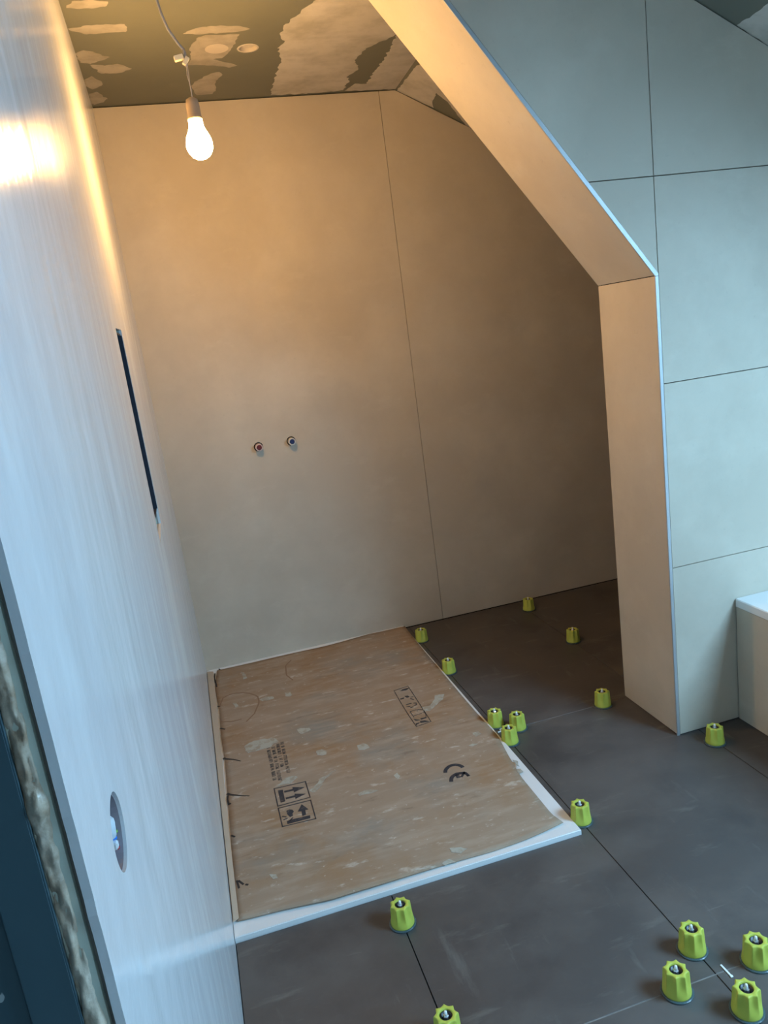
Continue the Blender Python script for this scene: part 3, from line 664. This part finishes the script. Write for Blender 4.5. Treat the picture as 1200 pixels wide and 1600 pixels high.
# ---- tile levelling caps
def make_cap():
    root = empty('levelling_cap')
    bm = bmesh.new(); n = 96; Hc = 0.058
    prof = [(0.0296, 0.0035, 0), (0.0298, 0.006, 0), (0.0294, 0.012, 0.05), (0.0286, 0.020, 0.35), (0.0279, 0.030, 0.8), (0.0272, 0.044, 1), (0.0266, Hc - 0.003, 1), (0.0258, Hc - 0.0008, 1), (0.0246, Hc, 1)]
    rings = []
    for r, z, am in prof:
        ring = []
        for i in range(n):
            a = 2 * math.pi * i / n
            lobe = 1 - abs(math.sin(4 * a)) ** 0.85      # eight rounded ribs
            rr = r - am * 0.0052 * (1 - lobe)
            ring.append(bm.verts.new((rr * math.cos(a), rr * math.sin(a), z)))
        rings.append(ring)
    for r, z in ((0.0148, Hc), (0.0138, Hc - 0.001), (0.0135, Hc - 0.014)):
        rings.append([bm.verts.new((r * math.cos(2 * math.pi * i / n), r * math.sin(2 * math.pi * i / n), z)) for i in range(n)])
    for a, b_ in zip(rings, rings[1:]):
        for i in range(n): bm.faces.new([a[i], a[(i + 1) % n], b_[(i + 1) % n], b_[i]])
    bm.faces.new(rings[0][::-1])
    obj('cap_body', bm, M['lime'], root, smooth=True)
    bm = lathe(bmesh.new(), [(0.0134, Hc - 0.020), (0.0134, Hc - 0.004), (0.0112, Hc - 0.003), (0.0105, Hc - 0.012), (0.004, Hc - 0.012), (0.004, Hc - 0.020)], 32)
    obj('socket_ring', bm, M['black_plastic'], root, smooth=True)
    bm = lathe(bmesh.new(), [(0.0062, Hc - 0.012), (0.0062, Hc - 0.003), (0.0045, Hc - 0.001)], 6)
    obj('nut', bm, M['steel'], root)
    bm = lathe(bmesh.new(), [(0.0032, Hc - 0.002), (0.0034, Hc + 0.003), (0.0030, Hc + 0.007), (0.0016, Hc + 0.0085)], 12)
    obj('stem', bm, M['white_plastic'], root, smooth=True)
    bm = lathe(bmesh.new(), [(0.0336, 0.0002), (0.0340, 0.0030), (0.0325, 0.0042)], 40)
    obj('base_plate', bm, M['clear_base'], root)
    return root
CAP_LABELS = [
    'lime green levelling cap, rearmost of the four around the small white stick',
    'lime green levelling cap, leftmost of the four around the small white stick',
    'lime green levelling cap at the right picture edge, beside the small white stick',
    'lime green tile levelling cap, nearest of the four around the white stick, right of it',
    'lime green levelling cap just in front of the front edge of the white shower tray',
    'lime green tile levelling cap at the bottom picture edge, half cut off',
    'lime green tile levelling cap beside the front right corner of the white shower tray',
    'lime green tile levelling cap in front of the bath side and partition foot',
    'lime green levelling cap beside the inner foot of the beige partition jamb',
    'lime green levelling cap on the alcove tiles, between jamb and back wall',
    'lime green tile levelling cap touching the beige back wall in the alcove',
    'lime green tile levelling cap at the back right corner of the white shower tray',
    'lime green levelling cap alone beside the tray, between its back corner and the three',
    'lime green tile levelling cap, rear left of the cluster of three beside the tray',
    'lime green levelling cap, rightmost of the cluster of three beside the tray',
    'lime green levelling cap, nearest of the cluster of three beside the tray']
cap0 = make_cap(); kids = list(cap0.children)
for i, (x, y) in enumerate(DATA['caps']):
    if i == 0: c = cap0
    else:
        c = cap0.copy(); COL.objects.link(c)
        for ch in kids:
            d = ch.copy(); COL.objects.link(d); d.parent = c
    c.location = (x, y, 0.0003); c.rotation_euler.z = random.uniform(0, 1.5)
    tag(c, CAP_LABELS[i], 'levelling cap', 'tile levelling caps on the floor')

# ---- small plastic spacers
bm = bmesh.new()
add_box(bm, -0.013, 0.013, -0.0016, 0.0016, 0, 0.004, bev=0.0004); add_box(bm, -0.0016, 0.0016, -0.013, 0.013, 0, 0.004, bev=0.0004)
add_box(bm, -0.0018, 0.0018, -0.0018, 0.0018, 0, 0.014, bev=0.0004)
o = tag(obj('cross_spacer', bm, M['white_plastic']), 'small white plastic cross spacer in the tile joint amid three green caps', 'tile spacer')
o.location = (0.9961, -1.1291, 0.0003)
bm = box(-0.0022, 0.0022, -0.018, 0.018, 0, 0.0022, bev=0.0004)
add_box(bm, -0.003, 0.003, -0.018, -0.013, 0, 0.0028, bev=0.0004)
o = tag(obj('spacer_stick', bm, M['white_plastic']), 'loose short white plastic stick lying on dark tile among four green caps', 'tile spacer')
o.location = (1.0203, -2.262, 0.0002); o.rotation_euler.z = 0.02

# ---- pipe stubs in the back wall
def pipe(px, pz, shell, core_m, label):
    root = empty('pipe_stub', (px, 0, pz))
    bm = lathe(bmesh.new(), [(0.0165, -0.009), (0.0165, 0.030), (0.0155, 0.034), (0.0118, 0.034), (0.0110, 0.024), (0.0110, -0.009)], 28, axis='Y')
    obj('plug_body', bm, shell, root, smooth=True)
    bm = lathe(bmesh.new(), [(0.0109, 0.020), (0.0109, 0.033), (0.0085, 0.0385), (0.004, 0.0385)], 24, axis='Y')
    obj('plug_centre', bm, core_m, root)
    tag(root, label, 'pipe')
pipe(*PIPES[0], M['pinkish'], M['red'], 'capped pipe stub with dark red centre, left of the two on the back wall')
pipe(*PIPES[1], M['pale'], M['blue'], 'capped pipe stub with dark blue centre, right of the two on the back wall')

# ---- round socket box with wires in the left wall
root = empty('socket_box', (-0.002, SO[0], SO[1]))
bm = lathe(bmesh.new(), [(0.0325, -0.001), (0.0335, -0.001), (0.0335, -0.052), (0.0315, -0.052), (0.0315, -0.045), (0.0315, -0.001)], 32, axis='X', cap=False)
bm2 = lathe(bmesh.new(), [(0.0332, -0.046), (0.0332, -0.044)], 32, axis='X'); join_bm(bm, bm2)
obj('box_shell', bm, M['box_grey'], root, smooth=False)
obj('conduit', tube(bmesh.new(), [(-0.030, -0.004, 0.020), (-0.014, 0.002, 0.013), (-0.0095, 0.008, 0.004), (-0.0095, 0.011, -0.005), (-0.024, 0.012, -0.015)], [0.006, 0.0080, 0.009, 0.0085, 0.006], 14), M['conduit'], root, smooth=True)
for nm, m_, pts in (('wire', 'wire_black', [(-0.03, 0.0, 0.028), (-0.008, 0.010, 0.022), (-0.006, 0.014, 0.008), (-0.03, 0.018, -0.004)]),
                    ('wire', 'wire_blue', [(-0.03, 0.004, -0.010), (-0.004, 0.014, -0.014), (-0.008, 0.018, -0.019), (-0.03, 0.02, -0.02)]),
                    ('wire', 'wire_green', [(-0.03, 0.012, -0.006), (-0.004, 0.019, -0.011), (-0.03, 0.024, -0.014)]),
                    ('wire', 'wire_red', [(-0.03, 0.004, -0.022), (-0.004, 0.012, -0.023), (-0.03, 0.016, -0.028)])):
    tag(obj(nm, tube(bmesh.new(), pts, 0.0017), M[m_], root, smooth=True), {'wire_black': 'black wire', 'wire_blue': 'blue wire', 'wire_green': 'green and yellow wire', 'wire_red': 'red wire'}[m_])
obj('wire_connector', box(-0.012, -0.003, 0.006, 0.014, -0.022, -0.015, bev=0.0012), M['white_plastic'], root)
tag(root, 'round open socket hole with wires in the plastered left wall', 'socket')

# ---- hanging bulb: cable, connector block, thin wires, lamp holder, bulb
BX_, BY_ = 0.3059, -1.05
root = empty('hanging_bulb', (BX_, BY_, H))
def hb(name, bm, m, label=None, smooth=True):
    for v in bm.verts: v.co -= Vector((BX_, BY_, H))
    o = obj(name, bm, m, root, smooth=smooth)
    if label: tag(o, label)
    return o
cb = [(0.2528, BY_, H + 0.002)] + [(x, BY_, z) for x, z in DATA['cable'][1:6]]
hb('cable', tube(bmesh.new(), cb, 0.0038, 10), M['cable'], 'grey sheathed ceiling cable')
bm = bmesh.new()
for dx, dy, k in ((0.0035, 0.002, 0), (-0.002, -0.002, 1), (0.001, 0.004, 2)):
    pts = [(0.3078 + dx * math.sin(t * 6 + k), BY_ + dy * math.cos(t * 7 + k), 2.2653 - 0.045 * t) for t in [i / 8 for i in range(9)]]
    join_bm(bm, tube(bmesh.new(), pts, 0.0022, 6))
hb('cable_cores', bm, M['cable'])
def rot_box(cx, cz, w, h, d, ang):
    bm = box(-w / 2, w / 2, -d / 2, d / 2, -h / 2, h / 2, bev=0.001)
    bmesh.ops.transform(bm, matrix=Matrix.Translation((cx, BY_, cz)) @ Matrix.Rotation(ang, 4, 'Y'), verts=bm.verts)
    return bm
hb('connector', rot_box(0.2905, 2.2438, 0.0255, 0.0135, 0.0135, -0.20), M['cream'], 'cream plastic wire connector', smooth=False)
hb('connector', rot_box(0.3084, 2.235, 0.0225, 0.0115, 0.012, -0.95), M['cream'], 'cream plastic wire connector', smooth=False)
hb('thin_wires', join_bm(tube(bmesh.new(), [(0.3113, -1.05, 2.233), (0.3093, -1.05, 2.1913), (0.308, -1.05, 2.1604), (0.3103, -1.05, 2.1308)], 0.0012, 6),
                        tube(bmesh.new(), [(0.31, -1.05, 2.233), (0.3053, -1.05, 2.198), (0.3103, -1.05, 2.1604), (0.3046, -1.05, 2.1308)], 0.0012, 6)), M['thin_wire'])
ZB = 2.0259                     # centre of the round part of the bulb
hb('lamp_holder', lathe(bmesh.new(), [(q[0] * 1.27, ZB + (q[1] - ZB) * 1.34) for q in [(0.006, ZB + 0.086), (0.013, ZB + 0.082), (0.0150, ZB + 0.070), (0.0150, ZB + 0.050), (0.0165, ZB + 0.046), (0.0165, ZB + 0.043)]], 28, (BX_, BY_, 0)), M['holder'], 'tan plastic lamp holder')
prof = [(0.0155, 0.043), (0.0152, 0.036), (0.0165, 0.028), (0.0205, 0.020), (0.0255, 0.010), (0.0283, 0.001), (0.0292, -0.006), (0.0283, -0.014), (0.0250, -0.022), (0.0190, -0.0295), (0.0110, -0.0342), (0.003, -0.0355)]
hb('bulb', lathe(bmesh.new(), [(r * 1.28, ZB + h * 1.32) for r, h in prof], 32, (BX_, BY_, 0)), M['bulb'], 'glowing frosted glass bulb')
tag(root, 'lit bare light bulb hanging on a wire from the ceiling before the beige back wall', 'light bulb')

# ---- bath at the right: tiled side panel and white rim with basin
BX0, BX1, BY0, BY1, BZ = 1.7405, 2.52, -3.15, B_ - 0.001, 0.4365
root = empty('bathtub', (BX0, BY1, 0))
def bt(name, bm, m, label=None, smooth=False):
    for v in bm.verts: v.co -= Vector((BX0, BY1, 0))
    o = obj(name, bm, m, root, smooth=smooth)
    if label: tag(o, label)
    return o
bt('side_panel', box(BX0 + 0.0015, BX0 + 0.012, BY0, BY1 - 0.002, 0.002, BZ - 0.030, bev=0.0005), M['tile'], 'beige tiled bath side panel')
bt('end_panel', box(BX0 + 0.013, BX1, BY0, BY0 + 0.012, 0.002, BZ - 0.030), M['tile'], 'beige tiled bath end panel')
bm = bmesh.new()
def rr(x0, x1, y0, y1, r, z, n=8):
    out = []
    for cx, cy, a0 in ((x1 - r, y1 - r, 0), (x0 + r, y1 - r, 90), (x0 + r, y0 + r, 180), (x1 - r, y0 + r, 270)):
        for i in range(n + 1):
            a = math.radians(a0 + 90 * i / n); out.append(bm.verts.new((cx + r * math.cos(a), cy + r * math.sin(a), z)))
    return out
L_ = [rr(BX0 + 0.004, BX1, BY0, BY1, 0.003, BZ - 0.029), rr(BX0 - 0.001, BX1, BY0, BY1, 0.006, BZ - 0.027), rr(BX0 - 0.001, BX1, BY0, BY1, 0.006, BZ - 0.003), rr(BX0 + 0.002, BX1 - 0.002, BY0 + 0.002, BY1 - 0.002, 0.006, BZ),
      rr(BX0 + 0.085, BX1 - 0.07, BY0 + 0.10, BY1 - 0.10, 0.12, BZ - 0.001), rr(BX0 + 0.092, BX1 - 0.077, BY0 + 0.107, BY1 - 0.107, 0.12, BZ - 0.010),
      rr(BX0 + 0.12, BX1 - 0.10, BY0 + 0.16, BY1 - 0.16, 0.12, BZ - 0.22), rr(BX0 + 0.19, BX1 - 0.16, BY0 + 0.25, BY1 - 0.25, 0.10, BZ - 0.36)]
for a, b_ in zip(L_, L_[1:]):
    for i in range(len(a)): bm.faces.new([a[i], a[(i + 1) % len(a)], b_[(i + 1) % len(a)], b_[i]])
bm.faces.new(L_[-1])
bt('basin', bm, M['white_acrylic'], 'white bath rim and basin')
tag(root, 'white bath with beige tiled side against the partition at the right edge', 'bathtub')
